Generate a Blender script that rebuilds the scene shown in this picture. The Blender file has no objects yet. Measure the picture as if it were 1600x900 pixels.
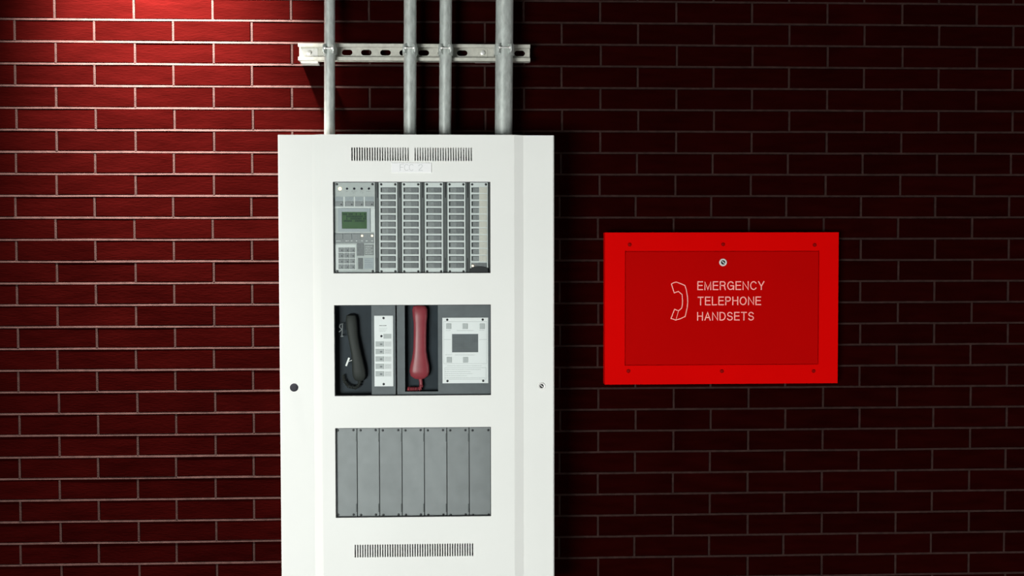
import bpy, bmesh, math, random
from mathutils import Vector, Matrix
rnd = random.Random(7)
PI = math.pi
S = bpy.context.scene
COL = S.collection
ZT = 2.17                      # height of the top of brick course 0 above the floor
# ------------------------------------------------------------------ camera
F, CX, CY, CZ = 1600.0, 1.0868, -2.7223, ZT - 0.6728
YAW, PIT, ROL = -0.0383, -0.0315, -0.0018


def rot_rows():
    c, s = math.cos(YAW), math.sin(YAW)
    r, f, u = Vector((c, s, 0)), Vector((-s, c, 0)), Vector((0, 0, 1))
    c, s = math.cos(PIT), math.sin(PIT)
    f, u = c * f + s * u, -s * f + c * u
    c, s = math.cos(ROL), math.sin(ROL)
    r, u = c * r + s * u, -s * r + c * u
    return r, f, u


RT, FW, UP = rot_rows()
CAM = Vector((CX, CY, CZ))
cd = bpy.data.cameras.new('camera')
cd.sensor_fit = 'HORIZONTAL'
cd.sensor_width = 36.0
cd.lens = F * 36.0 / 1600.0
cd.clip_start = 0.02
cam = bpy.data.objects.new('camera', cd)
COL.objects.link(cam)
M = Matrix((RT, UP, -FW)).transposed().to_4x4()
M.translation = CAM
cam.matrix_world = M
S.camera = cam


def at(px, py, Y):
    """photo measurement -> X, Z on the vertical plane Y (used once, to survey the scene)"""
    d = FW + RT * ((px - 800) / F) - UP * ((py - 450) / F)
    p = CAM + d * ((Y - CY) / d.y)
    return p.x, p.z


def rect(x0, y0, x1, y1, Y):
    a, b, c, d = at(x0, y0, Y), at(x1, y0, Y), at(x0, y1, Y), at(x1, y1, Y)
    return (a[0] + c[0]) / 2, (b[0] + d[0]) / 2, (c[1] + d[1]) / 2, (a[1] + b[1]) / 2   # x0 x1 z0 z1


# ------------------------------------------------------------------ world, lights, exposure
S.view_settings.view_transform = 'Standard'
S.view_settings.look = 'None'
S.view_settings.exposure = 0.0
S.view_settings.gamma = 1.0
S.view_settings.use_curve_mapping = False
wd = bpy.data.worlds.new('world')
S.world = wd
wd.use_nodes = True
bg = wd.node_tree.nodes['Background']
bg.inputs[0].default_value = (0.80, 0.92, 1.0, 1)
bg.inputs[1].default_value = 0.05


def aim(o, loc, tgt):
    o.location = loc
    o.rotation_euler = (Vector(tgt) - Vector(loc)).to_track_quat('-Z', 'Y').to_euler()


def area(name, loc, tgt, sx, sy, power, col):
    l = bpy.data.lights.new(name, 'AREA')
    l.shape = 'RECTANGLE'
    l.size, l.size_y, l.energy, l.color = sx, sy, power, col
    o = bpy.data.objects.new(name, l)
    COL.objects.link(o)
    aim(o, loc, tgt)
    return o


# daylight from the open side of the passage, to the left of the camera and low
area('daylight_opening', (-1.0, -4.5, 0.62), (0.9, 0, 1.2), 1.8, 1.2, 226, (0.98, 1.0, 0.975))
# daylight reaching in low from the right-hand end of the passage
area('daylight_end', (4.6, -1.6, 0.45), (2.3, 0, 0.9), 1.4, 1.0, 34, (1.0, 0.97, 0.95))
# recessed downlight in the ceiling just above the frame, close to the wall
sp = bpy.data.lights.new('downlight_lamp', 'SPOT')
sp.energy = 7100
sp.color = (1.0, 0.93, 0.88)
sp.spot_size = math.radians(67)
sp.spot_blend = 1.0
sp.shadow_soft_size = 0.035
so = bpy.data.objects.new('downlight_lamp', sp)
COL.objects.link(so)
aim(so, (0.288, -0.168, 2.91), (0.292, 0.34, 2.0))


# ------------------------------------------------------------------ materials
def mat(name, col, rough=0.5, metal=0.0, spec=0.5, var=0.0, scale=40, bump=0.0, bscale=300, vec=(1, 1, 1), rand=0.0, emit=0.0):
    m = bpy.data.materials.new(name)
    m.use_nodes = True
    nt = m.node_tree
    N, L = nt.nodes, nt.links
    b = N['Principled BSDF']
    b.inputs['Base Color'].default_value = (*col, 1)
    b.inputs['Roughness'].default_value = rough
    b.inputs['Metallic'].default_value = metal
    b.inputs['Specular IOR Level'].default_value = spec
    if emit:
        b.inputs['Emission Color'].default_value = (*col, 1)
        b.inputs['Emission Strength'].default_value = emit
    tc = N.new('ShaderNodeTexCoord')
    mp = N.new('ShaderNodeMapping')
    mp.inputs['Scale'].default_value = vec
    L.new(tc.outputs['Object'], mp.inputs['Vector'])
    oi = N.new('ShaderNodeObjectInfo')
    ofs = N.new('ShaderNodeVectorMath')
    ofs.operation = 'SCALE'
    ofs.inputs['Scale'].default_value = 0.37
    L.new(oi.outputs['Location'], ofs.inputs[0])
    ad = N.new('ShaderNodeVectorMath')
    L.new(mp.outputs['Vector'], ad.inputs[0])
    L.new(ofs.outputs['Vector'], ad.inputs[1])
    if var or rand:
        nz = N.new('ShaderNodeTexNoise')
        nz.inputs['Scale'].default_value = scale
        nz.inputs['Detail'].default_value = 5
        L.new(ad.outputs['Vector'], nz.inputs['Vector'])
        mr = N.new('ShaderNodeMapRange')
        mr.inputs['From Min'].default_value = 0.3
        mr.inputs['From Max'].default_value = 0.7
        mr.inputs['To Min'].default_value = 1 - var
        mr.inputs['To Max'].default_value = 1 + var
        L.new(nz.outputs['Fac'], mr.inputs['Value'])
        m2 = N.new('ShaderNodeMapRange')
        m2.inputs['To Min'].default_value = 1 - rand
        m2.inputs['To Max'].default_value = 1 + rand
        L.new(oi.outputs['Random'], m2.inputs['Value'])
        mu = N.new('ShaderNodeMath')
        mu.operation = 'MULTIPLY'
        L.new(mr.outputs[0], mu.inputs[0])
        L.new(m2.outputs[0], mu.inputs[1])
        sc = N.new('ShaderNodeVectorMath')
        sc.operation = 'SCALE'
        sc.inputs[0].default_value = col
        L.new(mu.outputs[0], sc.inputs['Scale'])
        L.new(sc.outputs['Vector'], b.inputs['Base Color'])
    if bump:
        n2 = N.new('ShaderNodeTexNoise')
        n2.inputs['Scale'].default_value = bscale
        n2.inputs['Detail'].default_value = 3
        L.new(ad.outputs['Vector'], n2.inputs['Vector'])
        bp = N.new('ShaderNodeBump')
        bp.inputs['Strength'].default_value = bump
        bp.inputs['Distance'].default_value = 0.001
        L.new(n2.outputs['Fac'], bp.inputs['Height'])
        L.new(bp.outputs['Normal'], b.inputs['Normal'])
    return m


MT = {}
MT['brick'] = mat('red_brick', (0.0112, 0.0007, 0.0006), 0.5, spec=0.0, var=0.22, scale=26, bump=0.35, bscale=180, vec=(0.35, 1, 1.6), rand=0.14)
MT['mortar'] = mat('mortar', (0.031, 0.0160, 0.0140), 0.85, spec=0.05, var=0.25, scale=60, bump=0.6, bscale=400)
MT['concrete'] = mat('concrete', (0.05, 0.047, 0.045), 0.8, var=0.12, scale=8, bump=0.3)
MT['ceiling'] = mat('ceiling_paint', (0.10, 0.10, 0.10), 0.9, spec=0.1, var=0.05)
MT['white'] = mat('white_enamel', (0.805, 0.82, 0.785), 0.45, spec=0.3, var=0.015, scale=6, bump=0.08, bscale=900)
MT['plate'] = mat('white_plastic', (0.86, 0.87, 0.87), 0.4, spec=0.3, var=0.01)
MT['grey_light'] = mat('light_grey_panel', (0.46, 0.49, 0.48), 0.5, spec=0.3, var=0.05, scale=90)
MT['strip'] = mat('pale_grey_strip', (0.68, 0.71, 0.70), 0.5, spec=0.3, var=0.04, scale=90)
MT['slot'] = mat('grey_label_window', (0.175, 0.185, 0.19), 0.5, spec=0.3, var=0.15, scale=200, rand=0.12)
MT['slot2'] = mat('grey_label_insert', (0.235, 0.25, 0.25), 0.5, spec=0.3, var=0.15, scale=200, rand=0.12)
MT['card'] = mat('cream_label_card', (0.62, 0.60, 0.54), 0.6, spec=0.2, var=0.06, scale=200)
MT['grey_mid'] = mat('mid_grey_panel', (0.125, 0.138, 0.147), 0.5, spec=0.3, var=0.08, scale=60)
MT['grey_dark'] = mat('dark_grey_panel', (0.10, 0.108, 0.108), 0.55, spec=0.3, var=0.1, scale=60)
MT['key'] = mat('grey_key', (0.26, 0.275, 0.28), 0.5, spec=0.3, var=0.12, scale=300)
MT['pale'] = mat('pale_grey_label', (0.70, 0.71, 0.71), 0.6, spec=0.2)
MT['print'] = mat('grey_print', (0.24, 0.25, 0.26), 0.7, spec=0.1)
MT['faint'] = mat('faint_grey_print', (0.52, 0.54, 0.54), 0.7, spec=0.1)
MT['black'] = mat('black_plastic', (0.012, 0.013, 0.015), 0.4, spec=0.4, var=0.1)
MT['recess'] = mat('blue_black_recess', (0.018, 0.026, 0.034), 0.5, spec=0.15, var=0.2, scale=20)
MT['cord_black'] = mat('black_handset_plastic', (0.030, 0.033, 0.030), 0.6, spec=0.3, var=0.1)
MT['red_plastic'] = mat('red_handset_plastic', (0.29, 0.042, 0.055), 0.38, spec=0.4, var=0.08, scale=60)
MT['blank'] = mat('grey_blank_plate', (0.255, 0.265, 0.27), 0.5, metal=0.15, spec=0.3, var=0.07, scale=30, rand=0.06)
MT['lcd'] = mat('green_liquid_crystal', (0.045, 0.105, 0.040), 0.3, spec=0.3, var=0.1)
MT['lcd_dark'] = mat('dark_crystal_segments', (0.018, 0.048, 0.026), 0.3, spec=0.3, var=0.4, scale=400)
MT['bezel'] = mat('grey_display_bezel', (0.36, 0.40, 0.42), 0.4, spec=0.3, var=0.05)
MT['lamp'] = mat('amber_lamp_lit', (1.0, 0.80, 0.52), 0.4, emit=1.6)
MT['galv'] = mat('galvanised_steel', (0.50, 0.54, 0.51), 0.42, metal=0.35, spec=0.4, var=0.20, scale=130, bump=0.10, bscale=200, vec=(1, 1, 0.35))
MT['zinc'] = mat('zinc_strut', (0.54, 0.54, 0.475), 0.45, metal=0.3, spec=0.4, var=0.12, scale=90)
MT['chrome'] = mat('chrome', (0.80, 0.80, 0.78), 0.18, metal=1.0)
MT['lock_metal'] = mat('polished_lock', (0.86, 0.85, 0.82), 0.3, metal=0.25, spec=0.5)
MT['steel'] = mat('nickel_steel', (0.72, 0.72, 0.69), 0.4, metal=0.4)
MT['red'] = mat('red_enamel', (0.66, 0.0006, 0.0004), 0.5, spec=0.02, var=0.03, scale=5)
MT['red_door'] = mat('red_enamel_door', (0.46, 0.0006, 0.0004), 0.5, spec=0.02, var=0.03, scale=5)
MT['red_dark'] = mat('red_painted_screw', (0.25, 0.0006, 0.0004), 0.5, spec=0.05)
MT['pink'] = mat('pale_engraving', (0.95, 0.40, 0.34), 0.7, spec=0.05, var=0.12, scale=500)
MT['rubber'] = mat('dark_rubber', (0.022, 0.022, 0.032), 0.6, spec=0.3)
MT['bar'] = mat('white_bar', (0.9, 0.9, 0.88), 0.5)


def glass():
    m = bpy.data.materials.new('clear_pane')
    m.use_nodes = True
    N, L = m.node_tree.nodes, m.node_tree.links
    N.remove(N['Principled BSDF'])
    t, g, x, f = N.new('ShaderNodeBsdfTransparent'), N.new('ShaderNodeBsdfGlossy'), N.new('ShaderNodeMixShader'), N.new('ShaderNodeFresnel')
    t.inputs[0].default_value = (0.96, 0.975, 0.97, 1)
    g.inputs['Roughness'].default_value = 0.06
    f.inputs[0].default_value = 1.42
    ge, sub, mul = N.new('ShaderNodeNewGeometry'), N.new('ShaderNodeMath'), N.new('ShaderNodeMath')
    sub.operation, mul.operation = 'SUBTRACT', 'MULTIPLY'
    sub.inputs[0].default_value = 1.0
    L.new(ge.outputs['Backfacing'], sub.inputs[1])
    L.new(sub.outputs[0], mul.inputs[0])
    L.new(f.outputs[0], mul.inputs[1])
    m2 = N.new('ShaderNodeMath')
    m2.operation = 'MULTIPLY'
    m2.inputs[1].default_value = 0.35        # reflection turned down so the area light mirrors less in the pane
    L.new(mul.outputs[0], m2.inputs[0])
    L.new(m2.outputs[0], x.inputs[0])
    L.new(t.outputs[0], x.inputs[1])
    L.new(g.outputs[0], x.inputs[2])
    L.new(x.outputs[0], N['Material Output'].inputs[0])
    return m


MT['glass'] = glass()

# ------------------------------------------------------------------ mesh helpers
WPOS = {}


class MB:
    def __init__(self):
        self.v, self.f, self.m = [], [], []
        self.k = 0

    def add(self, vs, fs):
        n = len(self.v)
        self.v += [Vector(p) for p in vs]
        self.f += [tuple(n + i for i in q) for q in fs]
        self.m += [self.k] * len(fs)
        return self

    def mi(self, k):
        self.k = k
        return self

    def box(self, x0, x1, y0, y1, z0, z1, c=0.0):
        """box, with its four front (-Y) edges chamfered by c"""
        if not c:
            self.add([(x, y, z) for y in (y0, y1) for z in (z0, z1) for x in (x0, x1)],
                     [(0, 1, 3, 2), (5, 4, 6, 7), (4, 5, 1, 0), (2, 3, 7, 6), (1, 5, 7, 3), (4, 0, 2, 6)])
        else:
            r0 = [(x0 + c, y0, z0 + c), (x1 - c, y0, z0 + c), (x1 - c, y0, z1 - c), (x0 + c, y0, z1 - c)]
            r1 = [(x0, y0 + c, z0), (x1, y0 + c, z0), (x1, y0 + c, z1), (x0, y0 + c, z1)]
            r2 = [(x0, y1, z0), (x1, y1, z0), (x1, y1, z1), (x0, y1, z1)]
            fs = [(0, 1, 2, 3), (11, 10, 9, 8)]
            for a in (0, 4):
                for i in range(4):
                    j = (i + 1) % 4
                    fs.append((a + i, a + 4 + i, a + 4 + j, a + j))
            self.add(r0 + r1 + r2, fs)
        return self

    def tube(self, path, r, n=12, caps=True, up=None):
        pts = [Vector(p) for p in path]
        rs = r if isinstance(r, (list, tuple)) else [r] * len(pts)
        T0 = (pts[1] - pts[0]).normalized()
        a = T0.orthogonal().normalized()
        vs, fs = [], []
        for i, p in enumerate(pts):
            t = (pts[min(i + 1, len(pts) - 1)] - pts[max(i - 1, 0)]).normalized()
            a = (a - t * a.dot(t)).normalized()
            b = t.cross(a)
            for k in range(n):
                w = 2 * PI * k / n
                vs.append(p + (a * math.cos(w) + b * math.sin(w)) * rs[i])
        for i in range(len(pts) - 1):
            for k in range(n):
                k2 = (k + 1) % n
                fs.append((i * n + k, i * n + k2, (i + 1) * n + k2, (i + 1) * n + k))
        if caps:
            fs.append(tuple(range(n - 1, -1, -1)))
            fs.append(tuple((len(pts) - 1) * n + k for k in range(n)))
        return self.add(vs, fs)

    def lathe_y(self, x, z, prof, n=20):
        """profile [(radius, y)...] turned about the Y direction through x, z (front cap first)"""
        vs, fs = [], []
        for r, y in prof:
            for k in range(n):
                w = 2 * PI * k / n
                vs.append((x + r * math.cos(w), y, z + r * math.sin(w)))
        m = len(prof)
        for i in range(m - 1):
            for k in range(n):
                k2 = (k + 1) % n
                fs.append((i * n + k, (i + 1) * n + k, (i + 1) * n + k2, i * n + k2))
        fs.append(tuple(range(n)))
        fs.append(tuple((m - 1) * n + k for k in range(n - 1, -1, -1)))
        return self.add(vs, fs)

    def prism(self, poly, y0, y1):
        """polygon [(x, z)...] (counter-clockwise seen from -Y) between y0 (front) and y1"""
        n = len(poly)
        vs = [(x, y0, z) for x, z in poly] + [(x, y1, z) for x, z in poly]
        fs = [tuple(range(n)), tuple(range(2 * n - 1, n - 1, -1))]
        fs += [(i, n + i, n + (i + 1) % n, (i + 1) % n) for i in range(n)]
        return self.add(vs, fs)

    def stroke(self, pts, w, y0, y1):
        """mitred ribbon of width w along [(x, z)...], extruded from y0 to y1"""
        P = [Vector(p) for p in pts]
        closed = (P[0] - P[-1]).length < 1e-7
        if closed:
            P = P[:-1]
        n = len(P)
        h = w / 2
        L, R = [], []
        for i, p in enumerate(P):
            a = P[i - 1] if (i or closed) else None
            b = P[(i + 1) % n] if (i < n - 1 or closed) else None
            d1 = (p - a).normalized() if a is not None else None
            d2 = (b - p).normalized() if b is not None else None
            if d1 is None or d2 is None:
                d = d2 if d1 is None else d1
                q = p + d * (h if d1 is not None else -h)
                nn = Vector((-d.y, d.x)) * h
            else:
                q = p
                n1, n2 = Vector((-d1.y, d1.x)), Vector((-d2.y, d2.x))
                mm = (n1 + n2)
                nn = mm * (h / max(mm.length_squared / 2, .35)) if mm.length > 1e-6 else n1 * h
            L.append(q + nn)
            R.append(q - nn)
        vs = []
        for l, r_ in zip(L, R):
            vs += [(l.x, y0, l.y), (r_.x, y0, r_.y), (l.x, y1, l.y), (r_.x, y1, r_.y)]
        fs = []
        for i in range(n if closed else n - 1):
            a, b = 4 * i, 4 * ((i + 1) % n)
            fs += [(a + 1, b + 1, b, a), (a, b, b + 2, a + 2), (a + 3, b + 3, b + 1, a + 1)]
        if not closed:
            e = 4 * (n - 1)
            fs += [(0, 2, 3, 1), (e + 1, e + 3, e + 2, e)]
        return self.add(vs, fs)

    def ring(self, x0, x1, z0, z1, w, y0, y1):
        """rectangular frame whose INNER edge is the rectangle and whose width is w"""
        self.box(x0 - w, x1 + w, y0, y1, z1, z1 + w)
        self.box(x0 - w, x1 + w, y0, y1, z0 - w, z0)
        self.box(x0 - w, x0, y0, y1, z0, z1)
        self.box(x1, x1 + w, y0, y1, z0, z1)
        return self

    def grid(self, xs, zs, holes, yf, th, ovals=()):
        """sheet of thickness th with real rectangular holes (x0,x1,z0,z1) and oblong holes"""
        xs = sorted(set(round(x, 6) for x in xs)); zs = sorted(set(round(z, 6) for z in zs))
        nx, nz = len(xs), len(zs)

        def inside(x, z, hs):
            return any(h[0] < x < h[1] and h[2] < z < h[3] for h in hs)
        solid = [[not inside((xs[i] + xs[i + 1]) / 2, (zs[j] + zs[j + 1]) / 2, holes) for j in range(nz - 1)] for i in range(nx - 1)]
        vs = [(x, yf(x), z) for x in xs for z in zs] + [(x, yf(x) + th, z) for x in xs for z in zs]
        o = nx * nz
        V = lambda i, j, s=0: s * o + i * nz + j
        fs = []
        for i in range(nx - 1):
            for j in range(nz - 1):
                if not solid[i][j]:
                    continue
                fs.append((V(i, j), V(i + 1, j), V(i + 1, j + 1), V(i, j + 1)))
                fs.append((V(i, j + 1, 1), V(i + 1, j + 1, 1), V(i + 1, j, 1), V(i, j, 1)))
                ok = lambda a, b: 0 <= a < nx - 1 and 0 <= b < nz - 1 and solid[a][b]
                if not ok(i - 1, j): fs.append((V(i, j, 1), V(i, j), V(i, j + 1), V(i, j + 1, 1)))
                if not ok(i + 1, j): fs.append((V(i + 1, j), V(i + 1, j, 1), V(i + 1, j + 1, 1), V(i + 1, j + 1)))
                if not ok(i, j - 1): fs.append((V(i, j, 1), V(i + 1, j, 1), V(i + 1, j), V(i, j)))
                if not ok(i, j + 1): fs.append((V(i, j + 1), V(i + 1, j + 1), V(i + 1, j + 1, 1), V(i, j + 1, 1)))
        return self.add(vs, fs)

    def oblong_cell(self, x0, x1, z0, z1, sx0, sx1, sz0, sz1, y, th):
        """rectangular piece of sheet with a round-ended slot in it"""
        r = (sz1 - sz0) / 2
        cz = (sz0 + sz1) / 2
        o = []
        for q, cx in ((0, sx1 - r), (1, sx0 + r), (2, sx0 + r), (3, sx1 - r)):
            for k in range(5):
                w = (q + k / 4) * PI / 2
                o.append((cx + r * math.cos(w), cz + r * math.sin(w)))
        C = [(x1, z1), (x0, z1), (x0, z0), (x1, z0)]
        vs = [(a, y, b) for a, b in o] + [(a, y, b) for a, b in C] + [(a, y + th, b) for a, b in o] + [(a, y + th, b) for a, b in C]
        fs = []
        for q in range(4):
            for k in range(4):
                fs.append((20 + q, q * 5 + k + 1, q * 5 + k))
                fs.append((44 + q, 24 + q * 5 + k, 24 + q * 5 + k + 1))
            a, b = q * 5 + 4, (q * 5 + 5) % 20
            fs.append((20 + q, 20 + (q + 1) % 4, b, a))
            fs.append((44 + q, 24 + a, 24 + b, 44 + (q + 1) % 4))
        for k in range(20):
            j = (k + 1) % 20
            fs.append((k, j, 24 + j, 24 + k))
        return self.add(vs, fs)

    def center(self):
        lo = Vector((min(p[i] for p in self.v) for i in range(3)))
        hi = Vector((max(p[i] for p in self.v) for i in range(3)))
        return (lo + hi) / 2

    def mesh(self, name, mats, c, smooth=True):
        me = bpy.data.meshes.new(name)
        me.from_pydata([p - c for p in self.v], [], self.f)
        for m in (mats if isinstance(mats, (list, tuple)) else [mats]):
            me.materials.append(MT[m])
        me.polygons.foreach_set('material_index', self.m)
        if smooth:
            me.polygons.foreach_set('use_smooth', [True] * len(me.polygons))
            me.set_sharp_from_angle(angle=math.radians(38))
        me.validate()
        me.update()
        return me


def link(name, data, loc, parent=None, label=None):
    o = bpy.data.objects.new(name, data)
    COL.objects.link(o)
    loc = Vector(loc)
    if parent is not None:
        o.parent = parent
        o.location = loc - WPOS[parent.name]
    else:
        o.location = loc
    WPOS[o.name] = loc
    if label:
        o['label'] = label
    return o


def obj(name, mb, mats, parent=None, label=None, smooth=True):
    c = mb.center()
    return link(name, mb.mesh(name, mats, c, smooth), c, parent, label)


def thing(name, loc, label, cat, group=None):
    o = link(name, None, loc)
    o.empty_display_size = 0.05
    o['label'] = label
    o['category'] = cat
    if group:
        o['group'] = group
    return o


# ================================================================== SETTING
# ---- brick wall
BW, BH, JT = 0.2032, 0.05715, 0.0057
OFF = {0: .0037, 1: .003, 2: .0055, 3: .0025, 4: .0046, 5: .004, 6: .0043, 7: .0009, 8: .0026, 9: -.0024, 10: -.0019, 11: -.0019, 12: -.0002, 13: -.0023,
       14: -.0006, 15: -.0015, 16: -.0024, 17: -.0024, 18: -.0002, 19: -.0013, 20: -.0006, 21: -.003, 22: -.0017, 23: -.0029, 24: -.0011, 25: -.0043, 26: -.0003}
XL, XR = -1.0, 3.55
ZC = 3.0


def proj(x, z):
    d = Vector((x, 0, z)) - CAM
    y = d.dot(FW)
    return 800 + F * d.dot(RT) / y, 450 - F * d.dot(UP) / y


def visible(x0, x1, z0, z1):
    n = 0
    for a in range(16):
        for b in range(5):
            u, v = proj(x0 + (x1 - x0) * (a + .5) / 16, z0 + (z1 - z0) * (b + .5) / 5)
            if 0 <= u < 1600 and 0 <= v < 900 and not (438 < u < 866 and v > 212) and not (946 < u < 1309 and 363 < v < 599):
                n += 1
    return n


cells = []
wb = MB().box(XL, XR, 0.004, 0.12, 0.0, ZC)          # mortar: backing, weathered bed joints and flush head joints
for k in range(-16, 39):
    z1 = ZT - k * BH - JT / 2
    z0 = z1 - BH + JT
    if z0 < 0.0 or z1 > ZC:
        continue
    e = JT / 2 - .0003
    zb = z0 - JT / 2
    rnd2 = random.Random(k)
    n = 46
    prof = [(XL + (XR - XL) * i / n, rnd2.uniform(-.00015, .00015), rnd2.uniform(-.0004, .0004)) for i in range(n + 1)]
    vs = []
    for x, a, b in prof:
        vs += [(x, .0004 + a, zb + e + b), (x, -.00045 + a, zb - e + b), (x, .005, zb - e + b), (x, .005, zb + e + b)]
    fs = []
    for i in range(n):
        for q in range(4):
            w_ = (q + 1) % 4
            fs.append((4 * i + q, 4 * i + w_, 4 * i + 4 + w_, 4 * i + 4 + q))
    wb.add(vs, fs)
    off = OFF.get(k, rnd.uniform(-.002, .002)) + (0 if k % 2 == 0 else -BW / 2)
    i = math.floor((XL - off) / BW)
    while True:
        x0 = i * BW + off + JT / 2
        x1 = x0 + BW - JT
        i += 1
        if XL < x0 - JT < x0 < XR:
            wb.box(x0 - JT + .0003, x0 - .0003, -.0001 + rnd.uniform(-.0002, .0002), .005, z0 - .0005, z1 + .0005)
        if x0 > XR:
            break
        if x1 < XL:
            continue
        if x0 < XL or x1 > XR:
            x0, x1 = max(x0, XL), min(x1, XR)
            if x1 - x0 < .02:
                continue
            cells.append((0, x0, x1, z0, z1))
        else:
            cells.append((visible(x0, x1, z0, z1), x0, x1, z0, z1))
wall = obj('wall_back', wb, 'mortar', smooth=False)
wall['kind'] = 'structure'
cells.sort(key=lambda c: -c[0])
NIND = 300
bm_var = []
for q in range(8):                                   # eight slightly different bricks share their mesh data
    w, h = (BW - JT) / 2, (BH - JT) / 2
    j = lambda: rnd.uniform(-.0006, .0006)
    m = MB().box(-w + j(), w + j(), -.006, .010, -h + j(), h + j(), 0.0014)
    bm_var.append(m.mesh('brick', 'brick', Vector((0, 0, 0)), False))
for n, (vis, x0, x1, z0, z1) in enumerate(cells[:NIND]):
    if vis == 0:
        break
    o = link('brick', bm_var[rnd.randrange(8)], ((x0 + x1) / 2, .006 + rnd.uniform(-.0003, .0003), (z0 + z1) / 2), wall)
rest = cells[n + 1:] if n == NIND - 1 else cells[n:]
mb = MB()
for vis, x0, x1, z0, z1 in rest:
    d = rnd.uniform(-.0003, .0003)
    mb.box(x0, x1, d, .016, z0, z1, 0.0014)
o = obj('outer_bricks', mb, 'brick', wall, smooth=False)
o['kind'] = 'stuff'

fl = obj('floor', MB().box(XL, XR, -5.2, 0.12, -0.12, 0.0), 'concrete')
fl['kind'] = 'structure'
ce = obj('ceiling', MB().box(XL, XR, -5.2, 0.12, ZC, ZC + .12), 'ceiling')
ce['kind'] = 'structure'

# ================================================================== FIRE ALARM CABINET
YF, YP = -0.160, -0.169           # flat side flanges / raised centre panel of the door
x0, x1, z0, z1 = rect(437, 211, 866, 935, YF)
XA, XB, CZ0, CZ1 = x0, x1, z0, z1
cab = thing('fire_alarm_cabinet', ((XA + XB) / 2, 0, CZ0), 'white steel fire alarm cabinet on the brick wall with three glazed windows', 'cabinet')
b0, b1 = at(490, 560, YF)[0], at(503, 560, YP)[0]
b2, b3 = at(804, 560, YP)[0], at(818, 560, YF)[0]
EPS = 0.0012


def yf(x):
    if x <= XA + .0004 or x >= XB - .0004: return YF + .003
    if x <= b0: return YF
    if x < b1: return YF + (YP - YF) * (x - b0) / (b1 - b0)
    if x <= b2: return YP
    if x < b3: return YP + (YF - YP) * (x - b2) / (b3 - b2)
    return YF


W1 = rect(520.5, 284, 766.3, 427, YP)
W2 = rect(522.3, 476.3, 767, 618.3, YP)
W3 = rect(524, 668, 767.2, 808, YP)
holes = [W1, W2, W3]
for i in range(23):
    for g in (550.0, 648.7):
        c = g + i * 3.985
        holes.append(rect(c - 1.0, 230.6, c + 1.0, 251.2, YP))
for i in range(48):
    c = 555.2 + i * 3.897
    holes.append(rect(c - .95, 850.2, c + .95, 869.8, YP))
# straighten rows: same z for a row of slots
for a, b in ((3, 49), (49, 97)):
    za = sum(h[2] for h in holes[a:b]) / (b - a); zb = sum(h[3] for h in holes[a:b]) / (b - a)
    for i in range(a, b):
        holes[i] = (holes[i][0], holes[i][1], za, zb)
xs = [XA, XA + .0028, b0, b1, b2, b3, XB - .0028, XB] + [h[i] for h in holes for i in (0, 1)]
zs = [CZ0, CZ1] + [h[i] for h in holes for i in (2, 3)]
door = obj('door', MB().grid(xs, zs, holes, yf, 0.0016), 'white', cab, smooth=False)
t = .0016
mb = MB()
mb.box(XA + .001, XA + .001 + t, YF + .004, -.0015, CZ0 + .001, CZ1 - .001)
mb.box(XB - .001 - t, XB - .001, YF + .004, -.0015, CZ0 + .001, CZ1 - .001)
mb.box(XA + .003, XB - .003, YF + .004, -.0015, CZ1 - .001 - t, CZ1 - .001)
mb.box(XA + .003, XB - .003, YF + .004, -.0015, CZ0 + .001, CZ0 + .001 + t)
mb.box(XA + .003, XB - .003, -.0035, -.0015, CZ0 + .003, CZ1 - .003)
obj('body', mb, 'white', cab)

for W in (W1, W2, W3):
    g = MB().ring(W[0] + .0016, W[1] - .0016, W[2] + .0016, W[3] - .0016, .012, YP + .0018, YP + .0028)
    obj('black_rim', g, 'black', door)  # thin black frame just inside each window opening
    obj('glass_pane', MB().box(W[0] - .008, W[1] + .008, YP + .0030, YP + .0042, W[2] - .008, W[3] + .008), 'glass', door)
# plug and lock on the flanges
px, pz = at(459.5, 605.5, YF)
obj('rubber_plug', MB().lathe_y(px, pz, [(.0062, YF - .0022), (.0085, YF - .0020), (.0103, YF - .0006), (.0103, YF + .0005)], 24), 'rubber', door, 'dark rubber plug')


def lock(x, z, y, r, parent):
    m = MB().mi(0).lathe_y(x, z, [(r * .62, y - .0030), (r * .86, y - .0034), (r, y - .0022), (r * 1.02, y + .0004)], 24)
    m.mi(1).lathe_y(x, z, [(r * .55, y - .0036), (r * .60, y - .0030)], 20)
    m.mi(0)
    a = math.radians(40)
    dx, dz = math.cos(a) * r * .36, -math.sin(a) * r * .36
    m.stroke([(x - dx, z - dz), (x + dx, z + dz)], r * .22, y - .0042, y - .0036)
    return obj('lock', m, ['lock_metal', 'black'], parent, 'chrome lock')


lx, lz = at(846.3, 603, YF)
lock(lx, lz, YF, .0088, door)
# nameplate FCC 2
x0, x1, z0, z1 = rect(612, 254.6, 674.2, 269.4, YP)
npl = obj('nameplate', MB().box(x0, x1, YP - .0022, YP - .0002, z0, z1, .0003), 'plate', cab, 'small white engraved nameplate')
G = {'F': [[(0, 0), (0, 1), (.62, 1)], [(0, .54), (.5, .54)]],
     'C': [[(.66, .86), (.5, 1), (.22, 1), (.04, .8), (0, .5), (.04, .2), (.22, 0), (.5, 0), (.66, .14)]],
     '2': [[(.02, .78), (.12, .95), (.34, 1), (.56, .93), (.62, .74), (.5, .52), (.14, .2), (.02, 0), (.66, 0)]]}
mb = MB()
ch = 9.2
for c, px in (('F', 625.2), ('C', 632), ('C', 639.5), ('2', 654.3)):
    for line in G[c]:
        mb.stroke([at(px + a * ch, 266.4 - b * ch, YP) for a, b in line], .00105, YP - .0025, YP - .0022)
obj('lettering', mb, 'faint', npl, 'thin grey engraved letters FCC 2')

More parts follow.
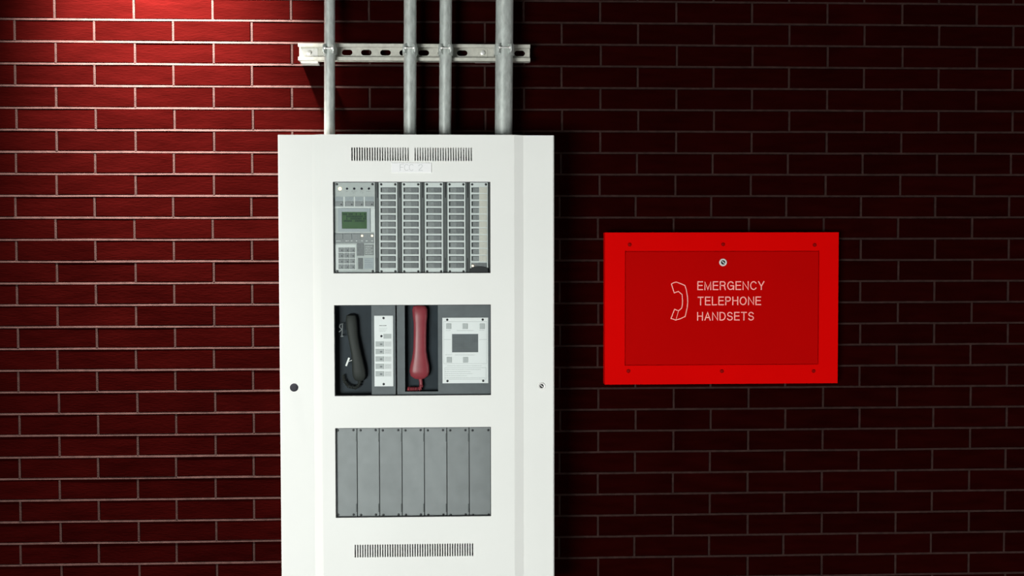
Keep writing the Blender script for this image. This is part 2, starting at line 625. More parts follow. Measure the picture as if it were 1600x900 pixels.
# ---- inside: a dark mounting frame carries every module
YM = YP + 0.0095                  # front of the modules
for W in (W1, W3):
    obj('mounting_plate', MB().box(W[0] - .022, W[1] + .022, YM + .005, YM + .007, W[2] - .018, W[3] + .018), 'grey_dark', cab)


def r(px0, py0, px1, py1, Y=None):
    return rect(px0, py0, px1, py1, YM if Y is None else Y)


def plate(name, p, parent, m, lift=0.0, th=.004, c=.0004, label=None):
    x0, x1, z0, z1 = r(*p)
    return obj(name, MB().box(x0, x1, YM - lift, YM - lift + th, z0, z1, c), m, parent, label)


screw_me = MB().lathe_y(0, 0, [(.0016, -.0011), (.0026, -.0009), (.0031, 0.0), (.0031, .0005)], 12).mesh('screw', 'black', Vector((0, 0, 0)))


def screw(px, py, parent, y=None):
    y = YM if y is None else y
    x, z = at(px, py, y)
    return link('screw', screw_me, (x, y - .0002, z), parent)


def bars(m, rows, h=.0009, y=None, lift=.0001):
    """lines of illegible small print as thin flat dashes; rows of (px0, px1, py)"""
    y = YM if y is None else y
    for a, b, py in rows:
        x = a
        while x < b - .4:
            e = min(b, x + rnd.uniform(1.2, 3.4))
            xa, za = at(x, py, y)
            xb, _ = at(e, py, y)
            m.box(xa, xb, y - lift, y + .0002, za - h / 2, za + h / 2)
            x = e + rnd.uniform(.5, .9)
    return m


# ---- top window: control module
cm = plate('control_module', (521.5, 284.5, 586.2, 427.5), cab, 'grey_light')
for p in ((526.3, 288), (582, 288), (527, 423.7), (582.5, 423.7)):
    screw(*p, cm)
lamp_me = MB().lathe_y(0, 0, [(.0014, -.0018), (.0026, -.0012), (.0029, 0), (.0029, .0006)], 14)
lit_me = MB().lathe_y(0, 0, [(.0018, -.0024), (.0036, -.0016), (.0042, 0), (.0042, .0006)], 14).mesh('lamp', 'lamp', Vector((0, 0, 0)))
litsm_me = MB().lathe_y(0, 0, [(.0012, -.0022), (.0022, -.0014), (.0026, 0), (.0026, .0006)], 14).mesh('lamp', 'lamp', Vector((0, 0, 0)))
off_me = lamp_me.mesh('lamp', 'rubber', Vector((0, 0, 0)))
for n, px in enumerate((531.2, 542.2, 553.4, 565, 576.3)):
    x, z = at(px, 294.8, YM)
    link('indicator_lamp', lit_me if n == 0 else off_me, (x, YM - .0002, z), cm, 'lit amber lamp' if n == 0 else None)
mb = bars(MB(), [(527.5, 534, 299), (540.5, 544.5, 299), (549, 558, 298.6), (551, 555.5, 301.2), (562.5, 567.5, 298.6), (562.5, 567.5, 301.2), (572.5, 579.5, 299)])
obj('printed_legend', mb, 'print', cm)
for n, (a, b) in enumerate(((524, 536), (539.3, 552.3), (555, 567.8), (570.6, 583.8))):
    x0, x1, z0, z1 = r(a, 307.5, b, 314)
    lab = MB().mi(0).box(x0, x1, YM - .0012, YM + .001, z0, z1, .0003)
    lab.mi(1)
    bars(lab, [(a + 1.2, b - 1.2, 309.6), (a + 1.8, b - 1.6, 312)], y=YM - .0013)
    obj('button_label', lab, ['bezel', 'print'], cm)
    x0, x1, z0, z1 = r(a, 314.8, b, 322.2)
    bt = MB().mi(0).box(x0, x1, YM - .0024, YM + .001, z0, z1, .0006)
    xx, zz = at(b - 2.6, 319.6, YM)
    bt.mi(1).lathe_y(xx, zz, [(.0012, -.0030 + YM), (.0024, -.0022 + YM)], 10)
    obj('button', bt, ['key', 'grey_dark'], cm)
# raised pale grey frame strips round the buttons
mb = MB()
for p in ((536.6, 307.5, 538.8, 322.6), (552.7, 307.5, 554.6, 322.6), (568.2, 307.5, 570.2, 322.6), (522.5, 323, 585.5, 325.2), (584.7, 326, 586.2, 426)):
    x0, x1, z0, z1 = r(*p)
    mb.box(x0, x1, YM - .0008, YM + .0005, z0, z1)
obj('trim_strip', mb, 'strip', cm)
x0, x1, z0, z1 = r(528.4, 325.7, 578.6, 362.2)
s0, s1, s2, s3 = r(534.4, 331.2, 573.4, 357.4)
obj('display_bezel', MB().grid([x0, s0, s1, x1], [z0, s2, s3, z1], [(s0, s1, s2, s3)], lambda x: YM - .003, .0035), 'bezel', cm, smooth=False)
obj('display_side', MB().box(*r(579.2, 326, 584.4, 362)[:2], YM - .0006, YM + .001, z0, z1), 'strip', cm)
sc = MB().mi(0).box(s0 - .001, s1 + .001, YM - .0012, YM - .0002, s2 - .001, s3 + .001)
sc.mi(1)
for row, (a, b) in enumerate(((536, 572), (541, 572.5), (541, 572.5), (537, 572))):
    px = a
    while px < b:
        q = r(px, 333.2 + row * 3.5, min(px + 1.9, b), 336.2 + row * 3.5)
        if rnd.random() < (.55 if row == 0 else .9):
            sc.box(q[0], q[1], YM - .0013, YM - .0011, q[2], q[3])
        px += 2.2
obj('display_screen', sc, ['lcd', 'lcd_dark'], cm, 'green lit display screen with rows of dark characters')
fp = plate('function_pad', (523, 364.3, 585, 380.2), cm, 'key', lift=.0008, th=.002, c=.0003)
mb = bars(MB(), [(525, 532, 376.6), (540, 545, 376.4), (548, 551, 376.4), (556, 559, 376.4), (564.5, 567.5, 376.4), (571.5, 574.5, 376.4), (580, 583, 376.4)], h=.0016, y=YM - .0008)
obj('printed_legend', mb, 'strip', cm)
for a in (523.8, 537.6, 551.2):
    x0, x1, z0, z1 = r(a, 365.2, a + 12, 373.8)
    obj('button', MB().box(x0, x1, YM - .0022, YM - .0005, z0, z1, .0006), 'key', cm)
for px in (565.8, 581.4):
    x, z = at(px, 368.4, YM)
    link('indicator_lamp', litsm_me, (x, YM - .001, z), cm, 'lit amber lamp')
plate('keypad_pad', (524, 381.8, 556.6, 421.8), cm, 'strip', lift=.0006, th=.002, c=.0003)
for row in range(4):
    for c in range(3):
        a, t_ = 529 + c * 8.85, 386.8 + row * 8.75
        x0, x1, z0, z1 = r(a, t_, a + 7.9, t_ + 7.4)
        k = MB().mi(0).box(x0, x1, YM - .0022, YM - .0004, z0, z1, .0006)
        k.mi(1)
        xx, zz = at(a + 5.4, t_ + 4.4, YM)
        k.box(xx - .0016, xx + .0014, YM - .0024, YM - .0022, zz - .0018, zz + .0018)
        obj('key', k, ['key', 'grey_dark'], cm)
plate('switch_bank', (557.6, 379.8, 568.6, 399.6), cm, 'slot', lift=.0010, th=.002)
plate('label_card', (569.4, 382.4, 584, 398.6), cm, 'slot2', lift=.0006, th=.002)
obj('printed_legend', bars(MB(), [(571, 582, 385.2), (571, 579, 388), (571, 583, 390.8), (571, 580, 393.4), (571, 582, 396)], h=.0011, y=YM - .0007), 'strip', cm)
plate('switch_bank', (559.6, 403, 567, 420.4), cm, 'slot', lift=.0010, th=.002)
plate('label_card', (568.6, 403, 584, 420.4), cm, 'bezel', lift=.0006, th=.002)
obj('printed_legend', bars(MB(), [(570, 578, 406.6), (570, 582, 410), (570, 580, 414), (570, 582, 417)], h=.0009, y=YM - .0007), 'print', cm)

# ---- top window: five annunciator strips with twelve label windows each
wx0, wx1, wz0, wz1 = r(0 + 595.1, 293.0, 618.7, 301.0)
hw, hh = (wx1 - wx0) / 2, (wz1 - wz0) / 2


def window_mesh(card):
    m = MB()
    m.mi(0).box(-hw, 0 if card else 0, -.0008, .0008, -hh, hh)
    m.mi(2).box(-hw + .0002, -hw + .0034, -.0013, -.0007, -hh * .72, hh * .80)
    if card:
        m.mi(3).box(.0010, hw + .0015, -.0012, .0008, -hh * 1.15, hh * 1.15, .0002)
    else:
        m.mi(1).box(0, hw, -.0008, .0008, -hh, hh)
        m.mi(2).box(hw - .0016, hw, -.0011, -.0007, -hh * .9, hh * .9)
    m.mi(2).box(-hw, hw if not card else 0, -.0010, -.0007, hh * .84, hh)
    return m.mesh('label_window', ['slot2', 'slot', 'black', 'card'], Vector((0, 0, 0)), False)


wm, wmc = window_mesh(False), window_mesh(True)
for s, (a, b) in enumerate(((592.4, 621), (628.1, 656.8), (663.8, 692.4), (699.2, 727.4), (734.6, 762.6))):
    st = plate('annunciator_strip', (a, 284.8, b, 427), cab, 'strip', lift=.0006)
    for p in ((a + 3.2, 288.2), (b - 3.4, 288.2), (a + 3.6, 424), (b - 3.2, 424)):
        if not (s == 4 and p[1] > 400):
            screw(*p, st, YM - .0006)
    cx = (a + b) / 2 - .2
    for k in range(12):
        x, z = at(cx, 297 + k * 10.71, YM)
        if s == 4 and k == 11:
            continue
        link('label_window', wmc if s == 4 else wm, (x, YM - .0006, z), st, 'grey window with a cream card on its right half' if s == 4 and k == 0 else None)
for a in (586.9, 621.8, 657.6, 693.2, 728.2):
    m = MB().mi(0).box(*r(a, 284, a + 5.2, 428)[:2], YM + .0012, YM + .004, r(a, 284, a + 5, 428)[2], r(a, 284, a + 5, 428)[3])
    q = r(a + 1.9, 284, a + 3.5, 309)
    m.mi(1).box(q[0], q[1], YM + .0006, YM + .0013, q[2], q[3])
    q = r(a + 1.9, 403, a + 3.2, 428)
    m.box(q[0], q[1], YM + .0006, YM + .0013, q[2], q[3])
    obj('divider_rail', m, ['grey_dark', 'black'], cab)
# black plastic cap with a lit lamp at the foot of the last strip
x0, x1, z0, z1 = r(735.6, 410.6, 760.5, 425.4)
cap = MB()
n = 14
prof = []
for i in range(n + 1):
    w = PI * i / n
    prof.append((x0 + (x1 - x0) * (0.5 - 0.5 * math.cos(w)), z0 + (z1 - z0) * (.62 + .38 * math.sin(w))))
cap.mi(1).box(x0 + .001, x1, YM - .0020, YM, z0 + (z1 - z0) * .5, z1)
cap.mi(0).prism([(x0 - .002, z0), (x1 + .003, z0), (x1 + .003, z0 + (z1 - z0) * .42)] + [(p[0], z0 + (p[1] - z0) * .62) for p in prof[::-1]][1:-1] + [(x0 - .002, z0 + (z1 - z0) * .40)], YM - .0050, YM)
capo = obj('plastic_cap', cap, ['black', 'slot'], cab, 'black plastic cap')
x, z = at(738.8, 415.4, YM - .004)
link('indicator_lamp', litsm_me, (x, YM - .005, z), capo, 'lit amber lamp')

# ---- middle window: two telephone modules
RD = 0.023                         # depth of the handset recesses


def recess(p, parent, m, name='handset_recess', depth=RD):
    x0, x1, z0, z1 = r(*p)
    t = .0015
    mb = MB().box(x0, x1, YM + depth, YM + depth + t, z0, z1)
    mb.box(x0 - t, x0, YM + .0042, YM + depth + t, z0 - t, z1 + t)
    mb.box(x1, x1 + t, YM + .0042, YM + depth + t, z0 - t, z1 + t)
    mb.box(x0, x1, YM + .0042, YM + depth + t, z1, z1 + t)
    mb.box(x0, x1, YM + .0042, YM + depth + t, z0 - t, z0)
    return obj(name, mb, m, parent)


# module A, black handset
ax0, ax1, az0, az1 = r(504, 466, 618.0, 629)
rx0, rx1, rz0, rz1 = r(507, 466.8, 580.6, 621)
ma = obj('paging_module', MB().grid([ax0, rx0, rx1, ax1], [az0, rz0, rz1, az1], [(rx0, rx1, rz0, rz1)], lambda x: YM, .004), 'grey_mid', cab, smooth=False)
recess((507, 466.8, 580.6, 621), ma, 'recess')
plate('control_plate', (585, 493.2, 614.4, 603.6), ma, 'plate', lift=.0016, th=.0015)
yq = YM - .0016
screw(599.2, 497, ma, yq)
screw(599.5, 600.2, ma, yq)
obj('printed_legend', bars(MB(), [(592.8, 604.6, 508.8)], h=.0016, y=yq), 'grey_dark', ma)
mb = bars(MB(), [(592.5, 604.5, 513), (592.5, 603.5, 515.4), (593, 602, 517.8)], h=.0010, y=yq)
obj('printed_legend', mb, 'faint', ma)
x, z = at(595.9, 525.3, yq)
link('indicator_lamp', off_me, (x, yq - .0001, z), ma)
plate('label_card', (599.2, 521.6, 611.6, 529), ma, 'faint', lift=.0019, th=.0006, c=.0001)
for k in range(5):
    y0 = 533.5 + k * 11.65
    x0, x1, z0, z1 = r(586.8, y0, 600, y0 + 8)
    m = MB().mi(0).box(x0, x1, yq - .0014, yq + .0002, z0, z1, .0005)
    xx, zz = at(595.6, y0 + 4.2, yq)
    m.mi(1).box(xx - .003, xx + .003, yq - .0016, yq - .0013, zz - .0022, zz + .0016)
    obj('button', m, ['faint', 'print'], ma)
    x0, x1, z0, z1 = r(600.8, y0, 611.6, y0 + 8)
    m = MB().mi(0).box(x0, x1, yq - .0005, yq + .0002, z0, z1)
    m.mi(1)
    bars(m, [(602.5, 610, y0 + 2.6), (602.5, 609, y0 + 5.4)], y=yq - .0005)
    obj('label_card', m, ['pale', 'faint'], ma)
# module B, red handset
bx0, bx1, bz0, bz1 = r(620.4, 466, 778, 629)
sx0, sx1, sz0, sz1 = r(632.6, 470, 684.4, 611.8)
mbm = obj('telephone_module', MB().grid([bx0, sx0, sx1, bx1], [bz0, sz0, sz1, bz1], [(sx0, sx1, sz0, sz1)], lambda x: YM, .004), 'grey_mid', cab, smooth=False)
recess((632.6, 470, 684.4, 611.8), mbm, 'recess')
px0, px1, pz0, pz1 = r(691.3, 496.4, 762.8, 598.6)
q0, q1, q2, q3 = r(706.4, 521.8, 747.2, 550.4)
yq = YM - .0016
obj('control_plate', MB().grid([px0, q0, q1, px1], [pz0, q2, q3, pz1], [(q0, q1, q2, q3)], lambda x: yq, .0015), 'plate', mbm, smooth=False)
m = MB().mi(0).box(q0 - .001, q1 + .001, YM - .0008, YM - .0001, q2 - .001, q3 + .001)
m.mi(1)
for i in range(13):
    for j in range(9):
        xx, zz = q0 + (q1 - q0) * (i + 1) / 14, q2 + (q3 - q2) * (j + 1) / 10
        m.box(xx - .0009, xx + .0009, YM - .0009, YM - .0007, zz - .0009, zz + .0009)
obj('speaker_grille', m, ['grey_mid', 'grey_dark'], mbm, 'grey perforated grille')
for p in ((698.8, 499.6), (754.2, 499.4), (699.2, 595.3), (755, 595)):
    screw(*p, mbm, yq)
for a, b in ((697, 505.4), (722.6, 505.4), (749.4, 505.4), (698, 557.8), (723.4, 557.8)):
    x0, x1, z0, z1 = r(a, b, a + 8, b + 8.6)
    obj('button', MB().box(x0, x1, yq - .0014, yq + .0002, z0, z1, .0006), 'faint', mbm)
rows = [(697, 704, 516.2), (714, 740, 516.4), (749, 757, 516), (696, 706, 554.2), (711, 742, 554.6), (699, 753, 571.5), (695, 752, 577.2), (695, 735, 580.6), (695, 738, 583.8), (695, 730, 587), (695, 758, 590.2)]
mb = bars(MB(), rows, h=.0011, y=yq)
for p in ([(693.2, 502.6), (760.8, 502.6), (760.8, 568), (693.2, 568), (693.2, 502.6)], [(693.2, 530.4), (704.6, 530.4)], [(749, 530.4), (760.8, 530.4)],
          [(695, 574.4), (759.5, 574.4), (759.5, 592.5), (695, 592.5), (695, 574.4)]):
    mb.stroke([at(a, b, yq) for a, b in p], .0007, yq - .0001, yq + .0002)
obj('printed_legend', mb, 'faint', mbm)


def loft(st, n=18):
    """handset body from stations (px, py, half width m, y centre, half thickness)"""
    vs, fs = [], []
    for px, py, hw_, yc, ht in st:
        ht = min(ht, (YM + RD - .0012 - (YM - .0032)) / 2)
        yc = min(max(yc, YM - .0032 + ht), YM + RD - .0012 - ht)
        x, z = at(px, py, YM + .01)
        for k in range(n):
            w = 2 * PI * k / n
            c, s = math.cos(w), math.sin(w)
            e = .72
            vs.append((x + hw_ * math.copysign(abs(c) ** e, c), yc + ht * math.copysign(abs(s) ** e, s), z))
    for i in range(len(st) - 1):
        for k in range(n):
            k2 = (k + 1) % n
            fs.append((i * n + k, i * n + k2, (i + 1) * n + k2, (i + 1) * n + k))
    m = MB()
    m.add(vs, fs + [tuple(range(n - 1, -1, -1)), tuple((len(st) - 1) * n + k for k in range(n))])
    return m


def coil(path, r0, turns, r1, n=7):
    P = [Vector(p) for p in path]
    out = []
    N_ = turns * 10
    for i in range(N_ + 1):
        u = i / N_ * (len(P) - 1)
        k = min(int(u), len(P) - 2)
        f = u - k
        t = (P[k + 1] - P[k]).normalized()
        a = t.orthogonal().normalized()
        b = t.cross(a)
        w = 2 * PI * i / 10
        out.append(P[k].lerp(P[k + 1], f) + (a * math.cos(w) + b * math.sin(w)) * r0)
    return MB().tube(out, r1, n)


pxm = 0.00159
Y0 = YM + .0088
hx, hz = at(656, 612, YM)
hs = thing('telephone_handset', (hx, Y0, sz0), 'red telephone handset hanging behind glass in the middle window of the white cabinet', 'telephone')
st = [(655.5, 476.5, 5 * pxm, Y0 + .006, .007), (655.5, 478.5, 10 * pxm, Y0 + .005, .010), (656, 484, 12 * pxm, Y0 + .003, .012), (656.5, 494, 11.5 * pxm, Y0 - .0005, .010),
      (656.6, 505, 10.2 * pxm, Y0 - .0025, .009), (656.4, 525, 10 * pxm, Y0 - .003, .009), (656, 548, 10.4 * pxm, Y0 - .002, .009), (656, 560, 12.4 * pxm, Y0, .010),
      (655.8, 571, 15 * pxm, Y0 + .002, .012), (655.6, 580, 15.8 * pxm, Y0 + .003, .012), (655.4, 587, 14 * pxm, Y0 + .004, .011), (655.2, 591.5, 8.5 * pxm, Y0 + .004, .008), (655.2, 592.6, 4 * pxm, Y0 + .004, .004)]
obj('handset_body', loft(st), 'red_plastic', hs)
P = lambda px, py, dy=0: (at(px, py, Y0)[0], Y0 + dy, at(px, py, Y0)[1])
strain = MB().tube([P(656.5, 590, .003), P(657, 594, .003), P(657.6, 598, .003), P(658, 603, .002)], [.0052, .0046, .0042, .0038], 12)
obj('strain_relief', strain, 'red_plastic', hs)
obj('coiled_cord', coil([P(658, 601, .002), P(658, 606, .001), P(654, 608, 0), P(647, 607.3, -.001), P(641, 607.6, -.001), P(637.4, 607.4, .002)], .0040, 13, .0014), 'red_plastic', hs)
hx, hz = at(557, 606, YM)
hb = thing('telephone_handset', (hx, Y0, rz0), 'black telephone handset in the dark recess at the left of the middle window', 'telephone')
st = [(548.5, 491, 3.5 * pxm, Y0 + .007, .006), (548.6, 493, 7.4 * pxm, Y0 + .006, .010), (549, 500, 8.8 * pxm, Y0 + .004, .012), (550, 512, 8.8 * pxm, Y0 + .002, .011), (551.6, 526, 8 * pxm, Y0 - .001, .009),
      (554.5, 540, 7.8 * pxm, Y0 - .003, .009), (557.5, 555, 8.2 * pxm, Y0 - .002, .009), (559.5, 568, 9.4 * pxm, Y0, .010), (560.8, 579, 10.6 * pxm, Y0 + .003, .012), (561.4, 588, 10.4 * pxm, Y0 + .004, .011),
      (561.6, 594, 7.6 * pxm, Y0 + .005, .008), (561.6, 595.4, 4 * pxm, Y0 + .005, .004)]
obj('handset_body', loft(st), 'cord_black', hb)
obj('coiled_cord', coil([P(561.6, 593, .004), P(562, 600, .004), P(556, 606, .002), P(545, 604, .002), P(538, 596, .004), P(536, 586, .007)], .0036, 22, .0013), 'cord_black', hb)
xx = [P(545.9, 559.6, -.011), P(542.0, 569.8, -.011)]
tg = MB().stroke([(xx[0][0], xx[0][2]), (xx[1][0], xx[1][2])], .0042, Y0 - .0115, Y0 - .0105)
tg.tube([P(544, 564.7, -.0106), P(552, 562, -.0045)], .0008, 6)
obj('tilted_bar', tg, 'bar', hb, 'small white bar')  # tilted white bar on a thin stem beside the handset
cr = MB().tube([P(536, 505.6, .004), P(531.5, 507, -.002), P(530.8, 511, -.004), P(534.5, 514.5, -.004), P(530.2, 518.5, -.004)], .0013, 8)
cr.tube([P(535.4, 505.6, -.002), P(535.2, 514, -.003), P(534.6, 525, -.002)], .0011, 8)
cr.tube([P(532.5, 525.4, -.002), P(536.8, 525.4, -.002)], .0012, 8)
cr.tube([P(534.6, 524, -.002), P(534.6, 524, .016)], .0014, 8)
obj('cradle_hook', cr, 'key', ma, 'thin grey cradle hook')

# ---- bottom window: seven blank plates
edges = [519.5, 558.2, 593.0, 628.3, 663.2, 698.3, 733.2, 772]
for k in range(7):
    a, b = edges[k] + .55, edges[k + 1] - .55
    bp = plate('blank_plate', (a, 662, b, 814), cab, 'blank', c=.0005)
    sa = 527.8 if k == 0 else a + 4.6
    sb = 763 if k == 6 else b - 5.6
    for p in ((sa, 672.4), (sb, 672), (sa + .8, 804.4), (sb + .5, 804)):
        screw(*p, bp)
    if k < 6:
        mb = MB()
        for ya, yb in ((677, 690), (787, 800)):
            q = r(b - 1.3, ya, b + .2, yb)
            mb.box(q[0], q[1], YM - .0003, YM + .001, q[2], q[3])
        obj('seam_strip', mb, 'grey_dark', bp)  # flat dark strips standing in for the seam slots

# ================================================================== CONDUITS
RY0, RY1 = -0.028, -0.0515        # back and front of the strut
labels = ['thin galvanised conduit nearest the left end of the rail, brightly lit on its left', 'galvanised conduit second from the left, above the middle of the white cabinet',
          'galvanised conduit third from the left, close beside the second one', 'thickest galvanised conduit, near the right end of the slotted rail']
for n, (pt, pb) in enumerate((((506.8, 523.4), (506.6, 523.2)), ((631.0, 650.8), (630.8, 650.4)), ((687, 706.2), (685.8, 705)), ((774.4, 802.3), (773.2, 800.2)))):
    rad = (pt[1] - pt[0] + pb[1] - pb[0]) / 4 * 0.001645
    yc = RY1 - rad - .0016
    x, _ = at((pt[0] + pt[1] + pb[0] + pb[1]) / 4, 110, yc)
    cn = thing('conduit', (x, yc, CZ1), labels[n], 'conduit', 'galvanised conduits above the cabinet')
    xb, _ = at((pb[0] + pb[1]) / 2, 211, yc)
    xt, _ = at((pt[0] + pt[1]) / 2, 5, yc)
    xe = xb + (xt - xb) * (ZC - CZ1) / (at(600, 5, yc)[1] - CZ1)
    obj('pipe', MB().tube([(xb, yc, CZ1 - .0012), (xt, yc, at(600, 5, yc)[1]), (xe, yc, ZC - .001)], rad, 28), 'galv', cn)
    obj('locknut', MB().tube([(xb, yc, CZ1 - .0008), (xb, yc, CZ1 + .004)], rad * 1.18, 6), 'steel', cn)
    xc, zc = at((pt[0] + pt[1]) / 2 - .3, 78.5, yc)
    hgt = .0145
    r1_, t_ = rad + .0006, .0018
    for sgn in (-1, 1):
        m = MB()
        arc = []
        for i in range(11):
            w = math.radians(-158 + i * 12.6)                      # from the strut round to the front
            arc.append((math.sin(w) * sgn * -1 if False else -math.sin(w), math.cos(w)))
        # strap: inner and outer arc swept in height
        vs, fs = [], []
        for i in range(13):
            w = math.radians(24 + i * 11.2)                        # 0 = front (-Y)
            for rr in (r1_, r1_ + t_):
                hw2 = hgt * (1 - .25 * math.cos(w) * 0)
                for zz in (zc - hw2, zc + hw2):
                    vs.append((xc + sgn * rr * math.sin(w), yc - rr * math.cos(w), zz))
        for i in range(12):
            a, b = i * 4, i * 4 + 4
            q = [(a, b, b + 1, a + 1), (a + 2, a + 3, b + 3, b + 2), (a + 1, b + 1, b + 3, a + 3), (a, a + 2, b + 2, b)]
            fs += [f[::-1] if sgn > 0 else f for f in q]
        fs += [(0, 1, 3, 2), (50, 51, 49, 48)]
        m.add(vs, fs)
        # ear standing forward with a rounded end, and foot hooked in the strut
        w = math.radians(24)
        ex = xc + sgn * r1_ * math.sin(w)
        ey = yc - r1_ * math.cos(w)
        pts = []
        for k in range(9):
            u = PI * k / 8
            pts.append((ey - .008 - .005 * math.sin(u), zc + hgt * .8 * math.cos(u)))
        pl_ = [(ey + .001, zc + hgt * .8)] + pts + [(ey + .001, zc - hgt * .8)]
        nn = len(pl_)
        vs = [(ex + sgn * .45 * (ey - a), a, b) for a, b in pl_] + [(ex + sgn * (.0026 + .45 * (ey - a)), a, b) for a, b in pl_]
        m.add(vs, [tuple(range(nn)), tuple(range(2 * nn - 1, nn - 1, -1))] + [(i, (i + 1) % nn, nn + (i + 1) % nn, nn + i) for i in range(nn)])
        fx = xc + sgn * (r1_ + .0008)
        m.box(min(fx, fx + sgn * .0018), max(fx, fx + sgn * .0018), yc + rad * .2, RY1 + .010, zc - .0095, zc + .0095)
        obj('clamp', m, 'galv', cn)
    bo = MB().tube([(xc - rad * .41 - .006, yc - r1_ - .007, zc + .001), (xc + rad * .41 + .006, yc - r1_ - .007, zc + .001)], .0019, 10)
    bo.tube([(xc + rad * .41 + .002, yc - r1_ - .007, zc + .001), (xc + rad * .41 + .0065, yc - r1_ - .007, zc + .001)], .0043, 6)
    bo.tube([(xc - rad * .41 - .0055, yc - r1_ - .007, zc + .001), (xc - rad * .41 - .002, yc - r1_ - .007, zc + .001)], .0040, 6)
    obj('clamp_bolt', bo, 'steel', cn)

# ================================================================== SLOTTED RAIL
x0, x1, z0, z1 = rect(465.6, 68.6, 828.4, 94.8, RY1)
rail = thing('mounting_rail', ((x0 + x1) / 2, RY0, z0), 'slotted galvanised strut rail fixed across the bricks behind four conduits', 'rail')
t = .0022
m = MB()
lip = .0085
m.box(x0, x1, RY1, RY0, z1 - t, z1)
m.box(x0, x1, RY1, RY0, z0, z0 + t)
m.box(x0, x1, RY1, RY1 + t, z1 - lip, z1 - t)
m.box(x0, x1, RY1, RY1 + t, z0 + t, z0 + lip)
m.box(x0, x1, RY1 + t, RY1 + t * 2.6, z1 - lip, z1 - lip + t * .8)
m.box(x0, x1, RY1 + t, RY1 + t * 2.6, z0 + lip - t * .8, z0 + lip)
yb = RY0 - t
zs0, zs1 = rect(500, 78.2, 800, 87.0, yb)[2:]
slots = []
for k in range(12):
    a = 504.2 + k * 29.95
    if k in (0, 1, 2, 3, 4, 5, 6, 7, 8, 9, 10):
        q = at(a, 82, yb)[0], at(a + 16.6, 82, yb)[0]
        if k != 8:
            slots.append(q)
prev = x0
for a, b in slots:
    m.box(prev, a - .003, yb, RY0, z0 + t, z1 - t)
    m.oblong_cell(a - .003, b + .003, z0 + t, z1 - t, a, b, zs0, zs1, yb, t)
    prev = b + .003
m.box(prev, x1, yb, RY0, z0 + t, z1 - t)
obj('channel', m, 'zinc', rail, smooth=False)
for px, py, kind in ((483, 83.0, 1), (754.2, 83.2, 0)):
    x, z = at(px, py, yb)
    if kind:
        obj('washer', MB().box(x - .0135, x + .0135, yb - .0022, yb, z - .0105, z + .0105, .0006), 'steel', rail)
    else:
        obj('washer', MB().box(x - .0125, x + .0125, yb - .0016, yb, z - .0100, z + .0100, .0005), 'zinc', rail)
    obj('bolt', MB().lathe_y(x, z, [(.0040, yb - .0075), (.0062, yb - .0068), (.0062, yb - .0016)], 6 if not kind else 16), 'steel', rail)
xa, xb_ = at(470, 90, RY0)[0], at(497, 90, RY0)[0]
obj('spacer_block', MB().box(xa, xb_, RY0 - .004, -.0006, z0 - .0045, z0 + .034), 'steel', rail, 'short spacer block behind the rail end')
xa, xb_ = at(742, 90, RY0)[0], at(766, 90, RY0)[0]
obj('spacer_block', MB().box(xa, xb_, RY0, -.0006, z0 + .004, z1 - .004), 'steel', rail)

# ================================================================== RED TELEPHONE BOX
YB = -0.034
x0, x1, z0, z1 = rect(945.3, 363.2, 1309.6, 599.8, YB)
d0, d1, dz0, dz1 = rect(976.5, 391.5, 1279.6, 570.3, YB)
tb = thing('telephone_box', ((x0 + x1) / 2, 0, z0), 'bright red steel emergency telephone box on the dark brick wall', 'telephone box')
m = MB().grid([x0, x0 + .003, d0, d1, x1 - .003, x1], [z0, z0 + .003, dz0, dz1, z1 - .003, z1], [(d0, d1, dz0, dz1)], lambda x: YB, .0022)
m.box(x0, x0 + .0022, YB + .0022, -.0012, z0, z1)
m.box(x1 - .0022, x1, YB + .0022, -.0012, z0, z1)
m.box(x0 + .0022, x1 - .0022, YB + .0022, -.0012, z1 - .0022, z1)
m.box(x0 + .0022, x1 - .0022, YB + .0022, -.0012, z0, z0 + .0022)
m.box(x0 + .0022, x1 - .0022, -.0032, -.0012, z0 + .0022, z1 - .0022)
m.ring(d0, d1, dz0, dz1, .006, YB + .0024, YB + .0090)
m.box(d0, d1, YB + .006, YB + .008, dz0, dz1)
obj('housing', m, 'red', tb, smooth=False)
g = .0016
YD = YB + .0006
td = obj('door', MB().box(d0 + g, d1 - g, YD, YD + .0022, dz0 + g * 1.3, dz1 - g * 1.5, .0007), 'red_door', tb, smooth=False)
for p in ((984, 382.2), (1130, 381.8), (1273, 382.6), (982, 579.8), (1128, 580), (1271.4, 579.8)):
    x, z = at(*p, YB)
    obj('screw', MB().lathe_y(x, z, [(.002, YB - .0022), (.0042, YB - .0016), (.0052, YB - .0002), (.0052, YB + .0004)], 16), 'red_dark', tb, 'screw painted darker red')
lx, lz = at(1129.6, 410, YD)
lock(lx, lz, YD, .0100, td)


def arc(cx, cy, rx, ry, a0, a1, n=8):
    return [(cx + rx * math.cos(math.radians(a0 + (a1 - a0) * i / n)), cy + ry * math.sin(math.radians(a0 + (a1 - a0) * i / n))) for i in range(n + 1)]


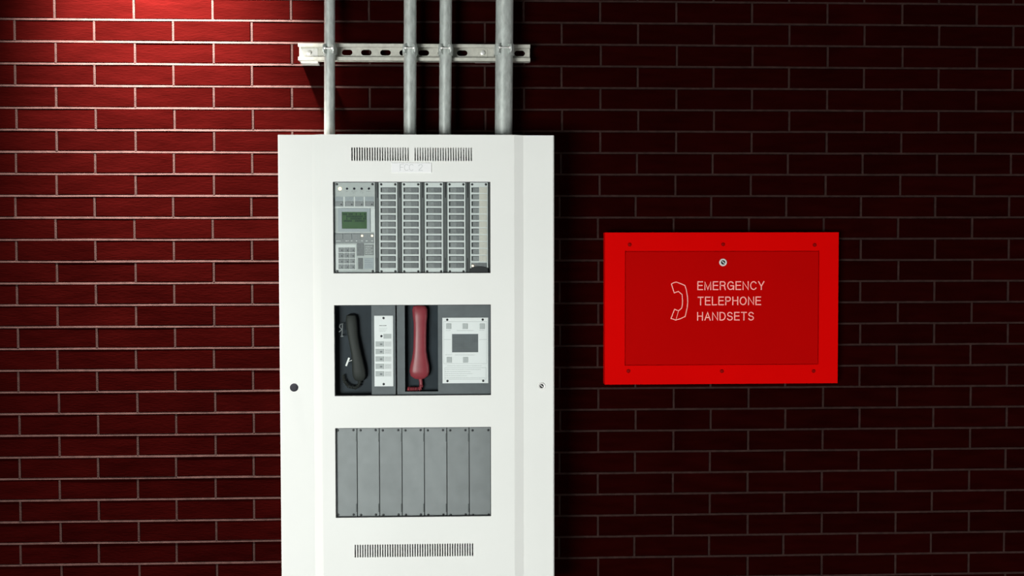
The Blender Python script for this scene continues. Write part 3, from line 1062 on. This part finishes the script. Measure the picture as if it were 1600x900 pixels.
# plain grotesque capitals: (width, strokes), cap height 1
GL = {'E': (.60, [[(.60, 1), (0, 1), (0, 0), (.62, 0)], [(0, .53), (.56, .53)]]),
      'M': (.78, [[(0, 0), (0, 1), (.39, .04), (.78, 1), (.78, 0)]]),
      'R': (.66, [[(0, 0), (0, 1), (.40, 1)] + arc(.40, .76, .24, .24, 90, -90)[1:] + [(0, .52)], [(.40, .52), (.58, .42), (.62, .12), (.67, 0)]]),
      'G': (.78, [arc(.40, .5, .40, .5, 40, 345, 22), [(.42, .48), (.78, .48), (.78, 0)]]),
      'N': (.68, [[(0, 0), (0, 1), (.68, 0), (.68, 1)]]),
      'C': (.74, [arc(.40, .5, .40, .5, 38, 322, 22)]),
      'Y': (.70, [[(0, 1), (.35, .42), (.70, 1)], [(.35, .42), (.35, 0)]]),
      'T': (.66, [[(0, 1), (.66, 1)], [(.33, 1), (.33, 0)]]),
      'L': (.54, [[(0, 1), (0, 0), (.54, 0)]]),
      'P': (.62, [[(0, 0), (0, 1), (.36, 1)] + arc(.36, .74, .26, .26, 90, -90)[1:] + [(0, .48)]]),
      'H': (.66, [[(0, 0), (0, 1)], [(.66, 0), (.66, 1)], [(0, .53), (.66, .53)]]),
      'O': (.80, [arc(.40, .5, .40, .5, 0, 360, 26)]),
      'A': (.72, [[(0, 0), (.36, 1), (.72, 0)], [(.13, .34), (.59, .34)]]),
      'D': (.70, [[(0, 0), (0, 1), (.30, 1)] + arc(.30, .5, .40, .5, 90, -90, 12)[1:] + [(0, 0)]]),
      'S': (.64, [arc(.32, .745, .30, .255, 20, 235, 12) + arc(.32, .245, .32, .255, 60, -165, 12)])}


def text_mesh(s, x0, x1, z0, z1, y, name, m, parent, label):
    gap = .33
    tot = sum(GL[c][0] for c in s) + gap * (len(s) - 1)
    sw = .0028
    kx, kz = (x1 - x0 - sw) / tot, (z1 - z0 - sw)
    mb = MB()
    x = x0 + sw / 2
    for c in s:
        w, st = GL[c]
        for n_, line in enumerate(st):
            mb.stroke([(x + a * kx, z0 + sw / 2 + b * kz) for a, b in line], sw, y - .0003 - .00004 * n_, y + .0001)
        x += (w + gap) * kx
    return obj(name, mb, m, parent, label, smooth=False)


for s, (a, b, c, d) in (('EMERGENCY', (1089.6, 439.4, 1194.4, 453.2)), ('TELEPHONE', (1090, 463.4, 1189, 476.9)), ('HANDSETS', (1089.2, 487.4, 1178, 500.8))):
    q = rect(a, b, c, d, YD)
    text_mesh(s, *q, YD, 'lettering', 'pink', td, 'pale engraved word ' + s)
E = lambda a, b: at(1030 + a / 6.922, 390 + b / 6.922, YD)
out = [(132, 372), (160, 357), (186, 351), (232, 368), (278, 388), (292, 430), (306, 512), (308, 570), (302, 632), (280, 724), (236, 744), (180, 763), (128, 744), (166, 645), (208, 662), (242, 634), (250, 600), (252, 545), (247, 486), (206, 452), (162, 468), (132, 372)]
m = MB().stroke([E(a, b) for a, b in out], .0024, YD - .0003, YD + .0001)
m.stroke([E(208, 662), E(180, 763)], .0013, YD - .00034, YD + .0001)
obj('handset_symbol', m, 'pink', td, 'pale outline of a telephone handset')
